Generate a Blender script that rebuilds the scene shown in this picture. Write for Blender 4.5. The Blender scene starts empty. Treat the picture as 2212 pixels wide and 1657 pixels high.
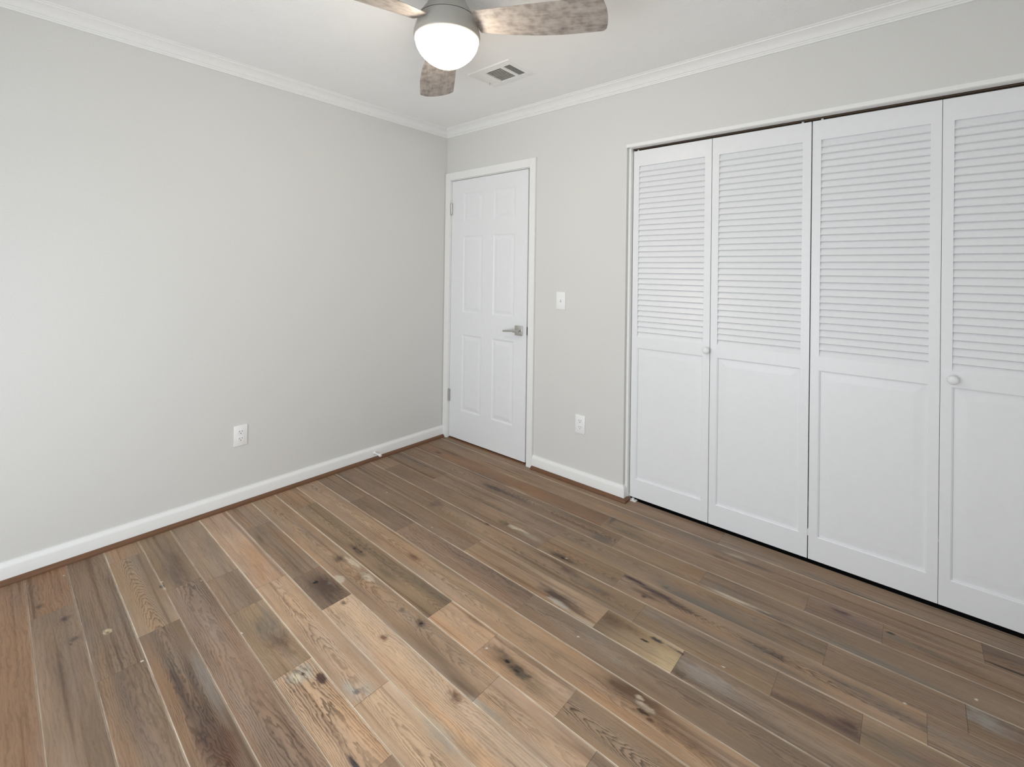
import bpy, bmesh, math, random
import numpy as np
from mathutils import Vector, Matrix

scene = bpy.context.scene
C = scene.collection

# ------------------------------------------------------------------ camera
FPX = 1011.2178
YAW, PITCH, ROLL = math.radians(40.774), math.radians(0.206), math.radians(0.777)
CAM = Vector((2.8561, -2.4977, 1.3235))
cd = bpy.data.cameras.new('camera')
cd.sensor_fit = 'HORIZONTAL'
cd.sensor_width = 36.0
cd.lens = FPX / 2212 * 36.0
cd.shift_y = -246.3757 / 2212
cd.clip_start = 0.02
cam = bpy.data.objects.new('camera', cd)
C.objects.link(cam)
fwd = Vector((-math.sin(YAW) * math.cos(PITCH), math.cos(YAW) * math.cos(PITCH), math.sin(PITCH)))
r0 = Vector((math.cos(YAW), math.sin(YAW), 0))
u0 = r0.cross(fwd)
rt = r0 * math.cos(ROLL) + u0 * math.sin(ROLL)
up = -r0 * math.sin(ROLL) + u0 * math.cos(ROLL)
M = Matrix((rt, up, -fwd)).transposed().to_4x4()
M.translation = CAM
cam.matrix_world = M
scene.camera = cam

# ------------------------------------------------------------------ light and exposure
scene.view_settings.view_transform = 'Standard'
scene.view_settings.look = 'None'
scene.view_settings.gamma = 1.0
scene.view_settings.use_curve_mapping = False
scene.view_settings.exposure = -0.02
scene.cycles.use_denoising = True
scene.cycles.max_bounces = 12
scene.cycles.diffuse_bounces = 8
scene.cycles.caustics_reflective = False
scene.cycles.caustics_refractive = False
scene.cycles.sample_clamp_indirect = 4.0

world = bpy.data.worlds.new('world')
scene.world = world
world.use_nodes = True
bg = world.node_tree.nodes['Background']
bg.inputs[0].default_value = (0.80, 0.88, 1.0, 1)
bg.inputs[1].default_value = 0.6

# daylight coming through the window opening in the wall behind the camera
WX0, WX1, WZ0, WZ1 = 0.60, 2.80, 0.10, 1.80
RX, RY, RZ = 3.52, -3.35, 2.44


def area(name, loc, rot, sx, sy, power, col):
    l = bpy.data.lights.new(name, 'AREA')
    l.shape = 'RECTANGLE'
    l.size, l.size_y = sx, sy
    l.energy = power
    l.color = col
    o = bpy.data.objects.new(name, l)
    C.objects.link(o)
    o.location = loc
    o.rotation_euler = rot
    return o


area('window_sky_light', ((WX0 + WX1) / 2, RY - 0.40, (WZ0 + WZ1) / 2), (math.radians(62), 0, 0), WX1 - WX0, WZ1 - WZ0, 62, (0.855, 0.94, 1.0))
W2Y0, W2Y1 = -2.95, -1.75  # span of an unseen side window, added to soften the light
area('added_side_fill', (RX + 0.40, (W2Y0 + W2Y1) / 2, (WZ0 + WZ1) / 2), (math.radians(62), 0, math.radians(90)), W2Y1 - W2Y0, WZ1 - WZ0, 9, (0.85, 0.955, 1.0))  # fill lamp added behind the side window
# added lamps aimed up through the windows to brighten the ceiling; no ground modelled
area('added_ceiling_fill', ((WX0 + WX1) / 2, RY - 0.75, 0.15), (math.radians(130), 0, 0), 2.2, 0.9, 22, (0.94, 0.98, 1.0))
area('added_side_ceiling_fill', (RX + 0.75, (W2Y0 + W2Y1) / 2, 0.15), (math.radians(130), 0, math.radians(90)), 1.8, 0.9, 16, (0.94, 0.98, 1.0))


# ------------------------------------------------------------------ helpers
def obj(name, bm, mat, parent=None, smooth=None, loc=None):
    me = bpy.data.meshes.new(name)
    bm.normal_update()
    bm.to_mesh(me)
    bm.free()
    if mat is not None:
        for m in (mat if isinstance(mat, (list, tuple)) else [mat]):
            me.materials.append(m)
    if smooth is not None:
        for p in me.polygons:
            p.use_smooth = True
        if smooth < 180:
            me.set_sharp_from_angle(angle=math.radians(smooth))
    o = bpy.data.objects.new(name, me)
    C.objects.link(o)
    if parent is not None:
        o.parent = parent
    if loc is not None:
        o.location = loc
    return o


def tag(o, label=None, cat=None, group=None, kind=None):
    if label:
        o['label'] = label
    if cat:
        o['category'] = cat
    if group:
        o['group'] = group
    if kind:
        o['kind'] = kind
    return o


def empty(name, loc=(0, 0, 0), rot=(0, 0, 0)):
    o = bpy.data.objects.new(name, None)
    o.empty_display_size = 0.1
    C.objects.link(o)
    o.location = loc
    o.rotation_euler = rot
    return o


def copy_tree(o, parent=None):
    c = o.copy()
    C.objects.link(c)
    c.parent = parent
    for ch in list(o.children):
        copy_tree(ch, c)
    return c


def box(bm, a, b, bev=0.0, seg=2, mi=0):
    x0, x1 = sorted((a[0], b[0]))
    y0, y1 = sorted((a[1], b[1]))
    z0, z1 = sorted((a[2], b[2]))
    vs = [bm.verts.new((x, y, z)) for x in (x0, x1) for y in (y0, y1) for z in (z0, z1)]
    F = [(0, 1, 3, 2), (4, 6, 7, 5), (0, 4, 5, 1), (2, 3, 7, 6), (0, 2, 6, 4), (1, 5, 7, 3)]
    fs = [bm.faces.new([vs[i] for i in f]) for f in F]
    for f in fs:
        f.material_index = mi
    if bev > 0:
        es = list({e for f in fs for e in f.edges})
        bmesh.ops.bevel(bm, geom=es, offset=bev, segments=seg, profile=0.5, affect='EDGES', clamp_overlap=True)


def quad(bm, pts, mi=0):
    f = bm.faces.new([bm.verts.new(p) for p in pts])
    f.material_index = mi
    return f


def lathe(bm, prof, n=64, mat=None, mi=0, cap0=False, cap1=False):
    """prof: list of (r, z); axis +z; mat: Matrix applied."""
    rings = []
    for r, z in prof:
        if r < 1e-6:
            p = Vector((0, 0, z))
            rings.append([bm.verts.new(mat @ p if mat else p)])
        else:
            ring = []
            for i in range(n):
                t = 2 * math.pi * i / n
                p = Vector((r * math.cos(t), r * math.sin(t), z))
                ring.append(bm.verts.new(mat @ p if mat else p))
            rings.append(ring)
    for a, b in zip(rings, rings[1:]):
        for i in range(n):
            j = (i + 1) % n
            if len(a) == 1 and len(b) == 1:
                continue
            if len(a) == 1:
                f = bm.faces.new((a[0], b[j], b[i]))
            elif len(b) == 1:
                f = bm.faces.new((a[i], a[j], b[0]))
            else:
                f = bm.faces.new((a[i], a[j], b[j], b[i]))
            f.material_index = mi
    if cap0 and len(rings[0]) > 1:
        bm.faces.new(rings[0][::-1]).material_index = mi
    if cap1 and len(rings[-1]) > 1:
        bm.faces.new(rings[-1]).material_index = mi


def cyl(bm, p, q, r, n=24, r2=None, mi=0):
    p, q = Vector(p), Vector(q)
    d = q - p
    rot = d.to_track_quat('Z', 'Y').to_matrix().to_4x4()
    rot.translation = p
    lathe(bm, [(r, 0), (r if r2 is None else r2, d.length)], n, rot, mi, True, True)


def sweep(bm, prof, p0, p1, out, m0=0.0, m1=0.0, caps=True):
    """Extrude profile (list of (offset from wall, z)) from p0 to p1 along a wall.
    out: unit vector pointing into the room; m0/m1: mitre, shift along path per unit offset."""
    p0, p1, out = Vector(p0), Vector(p1), Vector(out)
    d = (p1 - p0).normalized()
    A, B = [], []
    for o_, z in prof:
        A.append(bm.verts.new(p0 + out * o_ + Vector((0, 0, z)) + d * (m0 * o_)))
        B.append(bm.verts.new(p1 + out * o_ + Vector((0, 0, z)) + d * (m1 * o_)))
    n = len(prof)
    for i in range(n):
        j = (i + 1) % n
        bm.faces.new((A[i], A[j], B[j], B[i]))
    if caps:
        bm.faces.new(A)
        bm.faces.new(B[::-1])
    bmesh.ops.recalc_face_normals(bm, faces=bm.faces[:])


def panel_front(bm, x0, x1, z0, z1, yf, yb, panels, holes=(), rings=((0.0, 0.0), (0.010, 0.006), (0.022, 0.007), (0.050, 0.001))):
    """Slab whose front (towards -y) carries moulded panels and through holes."""
    xs = sorted({x0, x1, *[v for p in list(panels) + list(holes) for v in (p[0], p[1])]})
    zs = sorted({z0, z1, *[v for p in list(panels) + list(holes) for v in (p[2], p[3])]})

    def inside(x, z, rs):
        return any(r[0] < x < r[1] and r[2] < z < r[3] for r in rs)
    for xa, xb in zip(xs, xs[1:]):
        for za, zb in zip(zs, zs[1:]):
            cx, cz = (xa + xb) / 2, (za + zb) / 2
            if inside(cx, cz, holes):
                continue
            if not inside(cx, cz, panels):
                quad(bm, [(xa, yf, za), (xb, yf, za), (xb, yf, zb), (xa, yf, zb)])
            quad(bm, [(xa, yb, za), (xa, yb, zb), (xb, yb, zb), (xb, yb, za)])
    for p in panels:
        for (i0, d0), (i1, d1) in zip(rings, rings[1:]):
            a = [(p[0] + i0, p[2] + i0), (p[1] - i0, p[2] + i0), (p[1] - i0, p[3] - i0), (p[0] + i0, p[3] - i0)]
            b = [(p[0] + i1, p[2] + i1), (p[1] - i1, p[2] + i1), (p[1] - i1, p[3] - i1), (p[0] + i1, p[3] - i1)]
            for k in range(4):
                l = (k + 1) % 4
                quad(bm, [(a[k][0], yf + d0, a[k][1]), (a[l][0], yf + d0, a[l][1]), (b[l][0], yf + d1, b[l][1]), (b[k][0], yf + d1, b[k][1])])
        i1, d1 = rings[-1]
        quad(bm, [(p[0] + i1, yf + d1, p[2] + i1), (p[1] - i1, yf + d1, p[2] + i1), (p[1] - i1, yf + d1, p[3] - i1), (p[0] + i1, yf + d1, p[3] - i1)])
    for h in holes:
        a = [(h[0], h[2]), (h[1], h[2]), (h[1], h[3]), (h[0], h[3])]
        for k in range(4):
            l = (k + 1) % 4
            quad(bm, [(a[k][0], yf, a[k][1]), (a[k][0], yb, a[k][1]), (a[l][0], yb, a[l][1]), (a[l][0], yf, a[l][1])])
    a = [(x0, z0), (x1, z0), (x1, z1), (x0, z1)]
    for k in range(4):
        l = (k + 1) % 4
        quad(bm, [(a[k][0], yb, a[k][1]), (a[k][0], yf, a[k][1]), (a[l][0], yf, a[l][1]), (a[l][0], yb, a[l][1])])
    bmesh.ops.remove_doubles(bm, verts=bm.verts[:], dist=1e-5)
    bmesh.ops.recalc_face_normals(bm, faces=bm.faces[:])


# ------------------------------------------------------------------ materials
def new_mat(name):
    m = bpy.data.materials.new(name)
    m.use_nodes = True
    nt = m.node_tree
    return m, nt, nt.nodes['Principled BSDF']


def paint(name, col, rough=0.5, spec=0.4, bump=0.0, scale=60.0, var=0.0, detail=6.0):
    m, nt, b = new_mat(name)
    b.inputs['Base Color'].default_value = (*col, 1)
    b.inputs['Roughness'].default_value = rough
    b.inputs['Specular IOR Level'].default_value = spec
    tc = nt.nodes.new('ShaderNodeTexCoord')
    n = nt.nodes.new('ShaderNodeTexNoise')
    n.inputs['Scale'].default_value = scale
    n.inputs['Detail'].default_value = detail
    nt.links.new(tc.outputs['Object'], n.inputs['Vector'])
    if bump > 0:
        bp = nt.nodes.new('ShaderNodeBump')
        bp.inputs['Strength'].default_value = bump
        bp.inputs['Distance'].default_value = 0.002
        nt.links.new(n.outputs['Fac'], bp.inputs['Height'])
        nt.links.new(bp.outputs['Normal'], b.inputs['Normal'])
    if var > 0:
        r = nt.nodes.new('ShaderNodeValToRGB')
        r.color_ramp.elements[0].color = (*[c * (1 - var) for c in col], 1)
        r.color_ramp.elements[1].color = (*[min(1, c * (1 + var)) for c in col], 1)
        r.color_ramp.elements[0].position = 0.35
        r.color_ramp.elements[1].position = 0.65
        nt.links.new(n.outputs['Fac'], r.inputs['Fac'])
        nt.links.new(r.outputs['Color'], b.inputs['Base Color'])
    return m


M_wall = paint('wall_paint', (0.68, 0.675, 0.655), 0.6, 0.35, 0.12, 140.0, 0.012)
M_trim = paint('white_trim_paint', (0.83, 0.83, 0.82), 0.38, 0.45, 0.03, 40.0, 0.008)
M_door = paint('white_door_paint', (0.80, 0.808, 0.825), 0.36, 0.45, 0.03, 35.0, 0.008)
M_plate = paint('white_plastic', (0.86, 0.86, 0.86), 0.3, 0.5, 0.0, 20.0)
M_slot = paint('dark_slot', (0.16, 0.15, 0.14), 0.6, 0.3)
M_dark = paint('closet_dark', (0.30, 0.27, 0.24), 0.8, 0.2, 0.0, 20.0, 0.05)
M_track = paint('dark_track', (0.09, 0.06, 0.04), 0.6, 0.3)
M_brass = paint('dark_strike', (0.09, 0.065, 0.04), 0.4, 0.5)
M_duct = paint('duct_dark', (0.22, 0.21, 0.185), 0.7, 0.2)
M_rubber = paint('white_rubber', (0.80, 0.79, 0.77), 0.5, 0.4)


def ceiling_mat():
    m, nt, b = new_mat('ceiling_stomp_texture')
    b.inputs['Base Color'].default_value = (0.90, 0.90, 0.895, 1)
    b.inputs['Roughness'].default_value = 0.75
    b.inputs['Specular IOR Level'].default_value = 0.25
    tc = nt.nodes.new('ShaderNodeTexCoord')
    v = nt.nodes.new('ShaderNodeTexVoronoi')
    v.inputs['Scale'].default_value = 9.0
    n = nt.nodes.new('ShaderNodeTexNoise')
    n.inputs['Scale'].default_value = 75.0
    n.inputs['Detail'].default_value = 7.0
    n.inputs['Distortion'].default_value = 1.6
    mul = nt.nodes.new('ShaderNodeMath')
    mul.operation = 'MULTIPLY'
    bp = nt.nodes.new('ShaderNodeBump')
    bp.inputs['Strength'].default_value = 0.5
    bp.inputs['Distance'].default_value = 0.006
    nt.links.new(tc.outputs['Object'], v.inputs['Vector'])
    nt.links.new(tc.outputs['Object'], n.inputs['Vector'])
    nt.links.new(v.outputs['Distance'], mul.inputs[0])
    nt.links.new(n.outputs['Fac'], mul.inputs[1])
    nt.links.new(mul.outputs[0], bp.inputs['Height'])
    nt.links.new(bp.outputs['Normal'], b.inputs['Normal'])
    return m


M_ceil = ceiling_mat()


def metal(name, col, rough):
    m, nt, b = new_mat(name)
    b.inputs['Base Color'].default_value = (*col, 1)
    b.inputs['Metallic'].default_value = 1.0
    b.inputs['Roughness'].default_value = rough
    tc = nt.nodes.new('ShaderNodeTexCoord')
    n = nt.nodes.new('ShaderNodeTexNoise')
    n.inputs['Scale'].default_value = 300
    bp = nt.nodes.new('ShaderNodeBump')
    bp.inputs['Strength'].default_value = 0.03
    nt.links.new(tc.outputs['Object'], n.inputs['Vector'])
    nt.links.new(n.outputs['Fac'], bp.inputs['Height'])
    nt.links.new(bp.outputs['Normal'], b.inputs['Normal'])
    return m


M_nickel = metal('satin_nickel', (0.62, 0.61, 0.58), 0.30)
M_fanmetal = paint('brushed_nickel_paint', (0.36, 0.345, 0.315), 0.42, 0.5, 0.02, 200)


def globe_mat():
    m, nt, b = new_mat('frosted_lit_glass')
    b.inputs['Base Color'].default_value = (0.9, 0.88, 0.84, 1)
    b.inputs['Roughness'].default_value = 0.3
    b.inputs['Emission Color'].default_value = (1.0, 0.89, 0.74, 1)
    b.inputs['Emission Strength'].default_value = 34.0
    return m


M_globe = globe_mat()


def shoe_mat():
    m, nt, b = new_mat('stained_shoe_wood')
    tc = nt.nodes.new('ShaderNodeTexCoord')
    mp = nt.nodes.new('ShaderNodeMapping')
    mp.inputs['Scale'].default_value = (6, 6, 160)
    n = nt.nodes.new('ShaderNodeTexNoise')
    n.inputs['Scale'].default_value = 2.0
    n.inputs['Detail'].default_value = 5
    r = nt.nodes.new('ShaderNodeValToRGB')
    r.color_ramp.elements[0].color = (0.085, 0.034, 0.014, 1)
    r.color_ramp.elements[1].color = (0.20, 0.092, 0.040, 1)
    nt.links.new(tc.outputs['Object'], mp.inputs['Vector'])
    nt.links.new(mp.outputs['Vector'], n.inputs['Vector'])
    nt.links.new(n.outputs['Fac'], r.inputs['Fac'])
    nt.links.new(r.outputs['Color'], b.inputs['Base Color'])
    b.inputs['Roughness'].default_value = 0.4
    return m


M_shoe = shoe_mat()


def blade_mat():
    m, nt, b = new_mat('weathered_blade_wood')
    tc = nt.nodes.new('ShaderNodeTexCoord')
    mp = nt.nodes.new('ShaderNodeMapping')
    mp.inputs['Scale'].default_value = (9.0, 48.0, 1.0)
    n = nt.nodes.new('ShaderNodeTexNoise')
    n.inputs['Scale'].default_value = 1.0
    n.inputs['Detail'].default_value = 9
    n.inputs['Roughness'].default_value = 0.65
    n.inputs['Distortion'].default_value = 1.1
    n2 = nt.nodes.new('ShaderNodeTexNoise')
    n2.inputs['Scale'].default_value = 34.0
    n2.inputs['Detail'].default_value = 4
    mx = nt.nodes.new('ShaderNodeMath')
    mx.operation = 'ADD'
    hf = nt.nodes.new('ShaderNodeMath')
    hf.operation = 'MULTIPLY'
    hf.inputs[1].default_value = 0.5
    r = nt.nodes.new('ShaderNodeValToRGB')
    e = r.color_ramp.elements
    e[0].position, e[0].color = 0.28, (0.15, 0.128, 0.116, 1)
    e[1].position, e[1].color = 0.70, (0.47, 0.43, 0.395, 1)
    k = e.new(0.42)
    k.color = (0.27, 0.235, 0.21, 1)
    k = e.new(0.52)
    k.color = (0.37, 0.325, 0.29, 1)
    L = nt.links.new
    L(tc.outputs['Object'], mp.inputs['Vector'])
    L(mp.outputs['Vector'], n.inputs['Vector'])
    L(tc.outputs['Object'], n2.inputs['Vector'])
    L(n.outputs['Fac'], mx.inputs[0])
    L(n2.outputs['Fac'], mx.inputs[1])
    L(mx.outputs[0], hf.inputs[0])
    L(hf.outputs[0], r.inputs['Fac'])
    L(r.outputs['Color'], b.inputs['Base Color'])
    b.inputs['Roughness'].default_value = 0.5
    return m


M_blade = blade_mat()


def floor_mat():
    """Hickory/oak planks: plank colour, knot colour and ring phase are stored on the mesh, grain comes from nodes."""
    m, nt, b = new_mat('plank_floor_wood')
    N, L = nt.nodes.new, nt.links.new

    def attr(n):
        a = N('ShaderNodeAttribute')
        a.attribute_name = n
        return a

    def math_(op, x, y=None, clamp=False):
        q = N('ShaderNodeMath')
        q.operation = op
        q.use_clamp = clamp
        for i, v in enumerate((x, y)):
            if v is None:
                continue
            if isinstance(v, (int, float)):
                q.inputs[i].default_value = v
            else:
                L(v, q.inputs[i])
        return q.outputs[0]
    tc = N('ShaderNodeTexCoord')
    a_col, a_ph, a_id, a_edge, a_fig = attr('wood'), attr('phase'), attr('plank'), attr('edge'), attr('figure')
    comb = N('ShaderNodeCombineXYZ')
    L(math_('MULTIPLY', a_id.outputs['Fac'], 37.0), comb.inputs[2])
    vadd = N('ShaderNodeVectorMath')
    vadd.operation = 'ADD'
    L(tc.outputs['Object'], vadd.inputs[0])
    L(comb.outputs[0], vadd.inputs[1])

    def noise(sx, sy, detail=4, dist=0.0, rough=0.5):
        mp = N('ShaderNodeMapping')
        mp.inputs['Scale'].default_value = (sx, sy, 1)
        L(vadd.outputs[0], mp.inputs['Vector'])
        n = N('ShaderNodeTexNoise')
        n.inputs['Scale'].default_value = 1.0
        n.inputs['Detail'].default_value = detail
        n.inputs['Distortion'].default_value = dist
        n.inputs['Roughness'].default_value = rough
        L(mp.outputs[0], n.inputs['Vector'])
        return n.outputs['Fac']
    # growth rings from the warped phase
    warp = math_('MULTIPLY', math_('SUBTRACT', noise(5, 22, 4), 0.5), 5.0)
    warp2 = math_('MULTIPLY', math_('SUBTRACT', noise(30, 160, 3), 0.5), 1.2)
    ph = math_('ADD', math_('ADD', a_ph.outputs['Fac'], warp), warp2)
    saw = math_('FRACT', ph)
    rr = N('ShaderNodeValToRGB')
    e = rr.color_ramp.elements
    e[0].position, e[0].color = 0.0, (1, 1, 1, 1)
    e[1].position, e[1].color = 1.0, (1, 1, 1, 1)
    k = e.new(0.45)
    k.color = (0.88, 0.88, 0.88, 1)
    k = e.new(0.80)
    k.color = (0.05, 0.05, 0.05, 1)
    k = e.new(0.92)
    k.color = (0.30, 0.30, 0.30, 1)
    L(saw, rr.inputs['Fac'])
    ringdark = math_('SUBTRACT', 1.0, rr.outputs['Color'])
    mask = N('ShaderNodeMapRange')
    mask.inputs['From Min'].default_value = 0.35
    mask.inputs['From Max'].default_value = 0.62
    L(noise(3.0, 9.0, 3), mask.inputs['Value'])
    ringdark = math_('MULTIPLY', ringdark, math_('MULTIPLY', math_('ADD', math_('MULTIPLY', mask.outputs[0], 0.55), 0.45), a_fig.outputs['Fac']))
    # fine straight grain and pores
    fine = noise(7, 330, 4, 0.0, 0.6)
    pores = N('ShaderNodeMapRange')
    pores.inputs['From Min'].default_value = 0.60
    pores.inputs['From Max'].default_value = 0.74
    L(noise(22, 420, 2), pores.inputs['Value'])
    blotch = noise(2.2, 8.0, 5, 0.6)
    mult = math_('ADD', math_('MULTIPLY', math_('SUBTRACT', fine, 0.5), 0.40), 1.0)
    mult = math_('ADD', mult, math_('MULTIPLY', math_('SUBTRACT', blotch, 0.5), 0.55))
    mult = math_('SUBTRACT', mult, math_('MULTIPLY', pores.outputs[0], 0.16))
    mult = math_('SUBTRACT', mult, math_('MULTIPLY', ringdark, 0.60))
    mixn = N('ShaderNodeVectorMath')
    mixn.operation = 'SCALE'
    L(a_col.outputs['Color'], mixn.inputs[0])
    L(mult, mixn.inputs['Scale'])
    # hue drift between warm and grey inside a plank
    grey = N('ShaderNodeMapRange')
    grey.inputs['From Min'].default_value = 0.48
    grey.inputs['From Max'].default_value = 0.72
    L(noise(1.7, 13.0, 4, 0.8), grey.inputs['Value'])
    hs = N('ShaderNodeHueSaturation')
    L(mixn.outputs[0], hs.inputs['Color'])
    L(math_('SUBTRACT', 1.0, math_('MULTIPLY', grey.outputs[0], 0.16)), hs.inputs['Saturation'])
    # pale worn plank edges
    en = N('ShaderNodeMapRange')
    en.inputs['From Min'].default_value = 0.38
    en.inputs['From Max'].default_value = 0.56
    L(noise(8.0, 3.0, 4), en.inputs['Value'])
    ef = math_('MULTIPLY', a_edge.outputs['Fac'], math_('ADD', math_('MULTIPLY', en.outputs[0], 0.6), 0.4), True)
    mx = N('ShaderNodeMix')
    mx.data_type = 'RGBA'
    L(ef, mx.inputs[0])
    L(hs.outputs['Color'], mx.inputs[6])
    mx.inputs[7].default_value = (0.84, 0.73, 0.59, 1)
    L(mx.outputs[2], b.inputs['Base Color'])
    rg = math_('ADD', 0.40, math_('MULTIPLY', blotch, 0.14))
    L(rg, b.inputs['Roughness'])
    b.inputs['Specular IOR Level'].default_value = 0.20
    bp = N('ShaderNodeBump')
    bp.inputs['Strength'].default_value = 0.12
    bp.inputs['Distance'].default_value = 0.001
    L(math_('ADD', fine, math_('MULTIPLY', noise(6, 14, 3), 2.0)), bp.inputs['Height'])
    L(bp.outputs['Normal'], b.inputs['Normal'])
    return m


M_floor = floor_mat()

# ------------------------------------------------------------------ room shell
T = 0.115
DX0, DX1, DZ = 0.058, 0.8640, 2.035           # passage door opening (inside of casing)
CX0, CX1, CZ = 1.5759, 3.400, 2.053            # closet opening
CD = 0.72                                      # closet depth


def struct(name, bm, mat, label, cat, smooth=None):
    return tag(obj(name, bm, mat, None, smooth), label, cat, None, 'structure')


bm = bmesh.new()
box(bm, (-T, 0, 0), (DX0 - 0.02, T, RZ))
box(bm, (DX0 - 0.02, 0, DZ + 0.02), (DX1 + 0.02, T, RZ))
box(bm, (DX1 + 0.02, 0, 0), (CX0, T, RZ))
box(bm, (CX0, 0, CZ), (CX1, T, RZ))
box(bm, (CX1, 0, 0), (RX + T, T, RZ))
struct('wall_back', bm, M_wall, 'pale greige wall holding the white door and the louvered closet', 'wall')
bm = bmesh.new()
box(bm, (-T, RY - T, 0), (0, 0, RZ))
struct('wall_left', bm, M_wall, 'long bare pale greige wall with one outlet and a door stop', 'wall')
bm = bmesh.new()
box(bm, (RX, RY - T, 0), (RX + T, W2Y0, RZ))
box(bm, (RX, W2Y1, 0), (RX + T, 0, RZ))
box(bm, (RX, W2Y0, 0), (RX + T, W2Y1, WZ0))
box(bm, (RX, W2Y0, WZ1), (RX + T, W2Y1, RZ))
struct('wall_right', bm, M_wall, 'pale greige wall with an added fill-light window, beside the camera', 'wall')
bm = bmesh.new()
box(bm, (0, RY - T, 0), (WX0, RY, RZ))
box(bm, (WX1, RY - T, 0), (RX, RY, RZ))
box(bm, (WX0, RY - T, 0), (WX1, RY, WZ0))
box(bm, (WX0, RY - T, WZ1), (WX1, RY, RZ))
struct('wall_front', bm, M_wall, 'pale greige wall with a window, behind the camera', 'wall')
bm = bmesh.new()
box(bm, (-T, RY - T, RZ), (RX + T, CD + T + 0.1, RZ + 0.1))
struct('ceiling', bm, M_ceil, 'white ceiling with brushed stomp texture', 'ceiling')
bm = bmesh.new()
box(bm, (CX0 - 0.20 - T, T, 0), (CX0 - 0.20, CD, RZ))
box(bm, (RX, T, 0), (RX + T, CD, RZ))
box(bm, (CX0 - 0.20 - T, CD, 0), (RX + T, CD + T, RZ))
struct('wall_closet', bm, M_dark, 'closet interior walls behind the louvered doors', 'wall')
bm = bmesh.new()
box(bm, (-T, T + 0.02, 0), (CX0 - 0.20 - T, T + 0.05, RZ))
struct('wall_hall', bm, M_dark, 'hall side lining behind the white passage door', 'wall')


def window(name, loc, rotz, w, h, label):
    r = tag(empty(name, loc, (0, 0, rotz)), label, 'window', None, 'structure')
    f = bmesh.new()
    for a, b in (((-w / 2, -0.06, 0), (-w / 2 + 0.045, -0.02, h)), ((w / 2 - 0.045, -0.06, 0), (w / 2, -0.02, h)),
                 ((-w / 2, -0.06, 0), (w / 2, -0.02, 0.045)), ((-w / 2, -0.06, h - 0.045), (w / 2, -0.02, h)),
                 ((-w / 2, -0.06, h / 2 - 0.02), (w / 2, -0.02, h / 2 + 0.02))):
        box(f, a, b, 0.003)
    obj('sash_frame', f, M_trim, r)
    g = bmesh.new()
    box(g, (-w / 2 + 0.04, -0.045, 0.04), (w / 2 - 0.04, -0.040, h - 0.04))
    obj('glass_pane', g, M_glass, r)
    return r


M_glass = bpy.data.materials.new('window_glass')
M_glass.use_nodes = True
_nt = M_glass.node_tree
_nt.nodes.clear()
_o = _nt.nodes.new('ShaderNodeOutputMaterial')
_t = _nt.nodes.new('ShaderNodeBsdfTransparent')
_g = _nt.nodes.new('ShaderNodeBsdfGlossy')
_g.inputs['Roughness'].default_value = 0.02
_m = _nt.nodes.new('ShaderNodeMixShader')
_m.inputs[0].default_value = 0.06
_nt.links.new(_t.outputs[0], _m.inputs[1])
_nt.links.new(_g.outputs[0], _m.inputs[2])
_nt.links.new(_m.outputs[0], _o.inputs[0])
window('window_1', ((WX0 + WX1) / 2, RY, WZ0), 0, WX1 - WX0, WZ1 - WZ0, 'white double hung window in the wall behind the camera')
window('added_side_window', (RX, (W2Y0 + W2Y1) / 2, WZ0), math.radians(90), W2Y1 - W2Y0, WZ1 - WZ0, 'added unseen white double hung window beside the camera, for fill light')  # unseen window, added to make the room light more even

# ------------------------------------------------------------------ floor planks
PITCH_P, Y_S = 0.1265, -0.084
JOINTS = {
    0: [2.130], 1: [3.047], 2: [1.617, 1.928, 2.534, 2.774], 3: [1.756, 2.164], 4: [0.554, 1.50, 2.627, 2.983],
    5: [0.206, 1.496, 1.900, 2.892], 6: [0.760, 2.053, 2.520, 2.746], 7: [1.251, 1.955, 2.252], 8: [0.440, 0.876, 1.684],
    9: [2.95], 10: [0.296, 1.461, 1.712, 2.054], 11: [1.836, 2.199], 12: [0.314, 0.859, 1.126], 13: [0.808, 1.582],
    14: [0.611, 0.890, 1.308, 1.784], 15: [0.559, 2.3], 16: [0.162, 0.772], 17: [0.900, 2.2], 18: [0.375, 1.7], 19: [1.3],
    20: [0.7, 2.1], 21: [1.5], 22: [0.9, 2.6], 23: [1.8], 24: [0.5, 2.4], 25: [1.2], 26: [2.0],
}
TONES = {  # plank tones; front-left rows also darkened for shade, central ones lightened for lamplight
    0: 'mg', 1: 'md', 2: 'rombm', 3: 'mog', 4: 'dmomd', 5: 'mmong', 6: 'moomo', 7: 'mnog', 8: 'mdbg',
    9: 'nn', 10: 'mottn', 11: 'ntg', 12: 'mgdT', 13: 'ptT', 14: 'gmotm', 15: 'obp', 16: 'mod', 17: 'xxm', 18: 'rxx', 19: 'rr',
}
PAL = {  # wood colours; darkest and palest also carry floor shade and lamplight
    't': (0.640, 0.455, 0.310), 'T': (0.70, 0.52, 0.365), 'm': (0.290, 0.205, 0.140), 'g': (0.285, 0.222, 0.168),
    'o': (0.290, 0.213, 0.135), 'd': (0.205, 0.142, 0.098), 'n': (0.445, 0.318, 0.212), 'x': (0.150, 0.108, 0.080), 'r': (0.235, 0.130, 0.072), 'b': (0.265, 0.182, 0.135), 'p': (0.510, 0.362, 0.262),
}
# pale seam strength under (lower edge of) each row
EDGE = {0: 0.75, 1: 0.35, 2: 0.55, 3: 0.55, 4: 0.25, 5: 0.75, 6: 0.35, 7: 0.9, 8: 0.7, 9: 0.95, 10: 1.0, 11: 0.9, 12: 0.75, 13: 0.95,
        14: 0.45, 15: 0.45, 16: 0.7, 17: 0.35, 18: 0.25, 19: 0.1}
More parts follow.
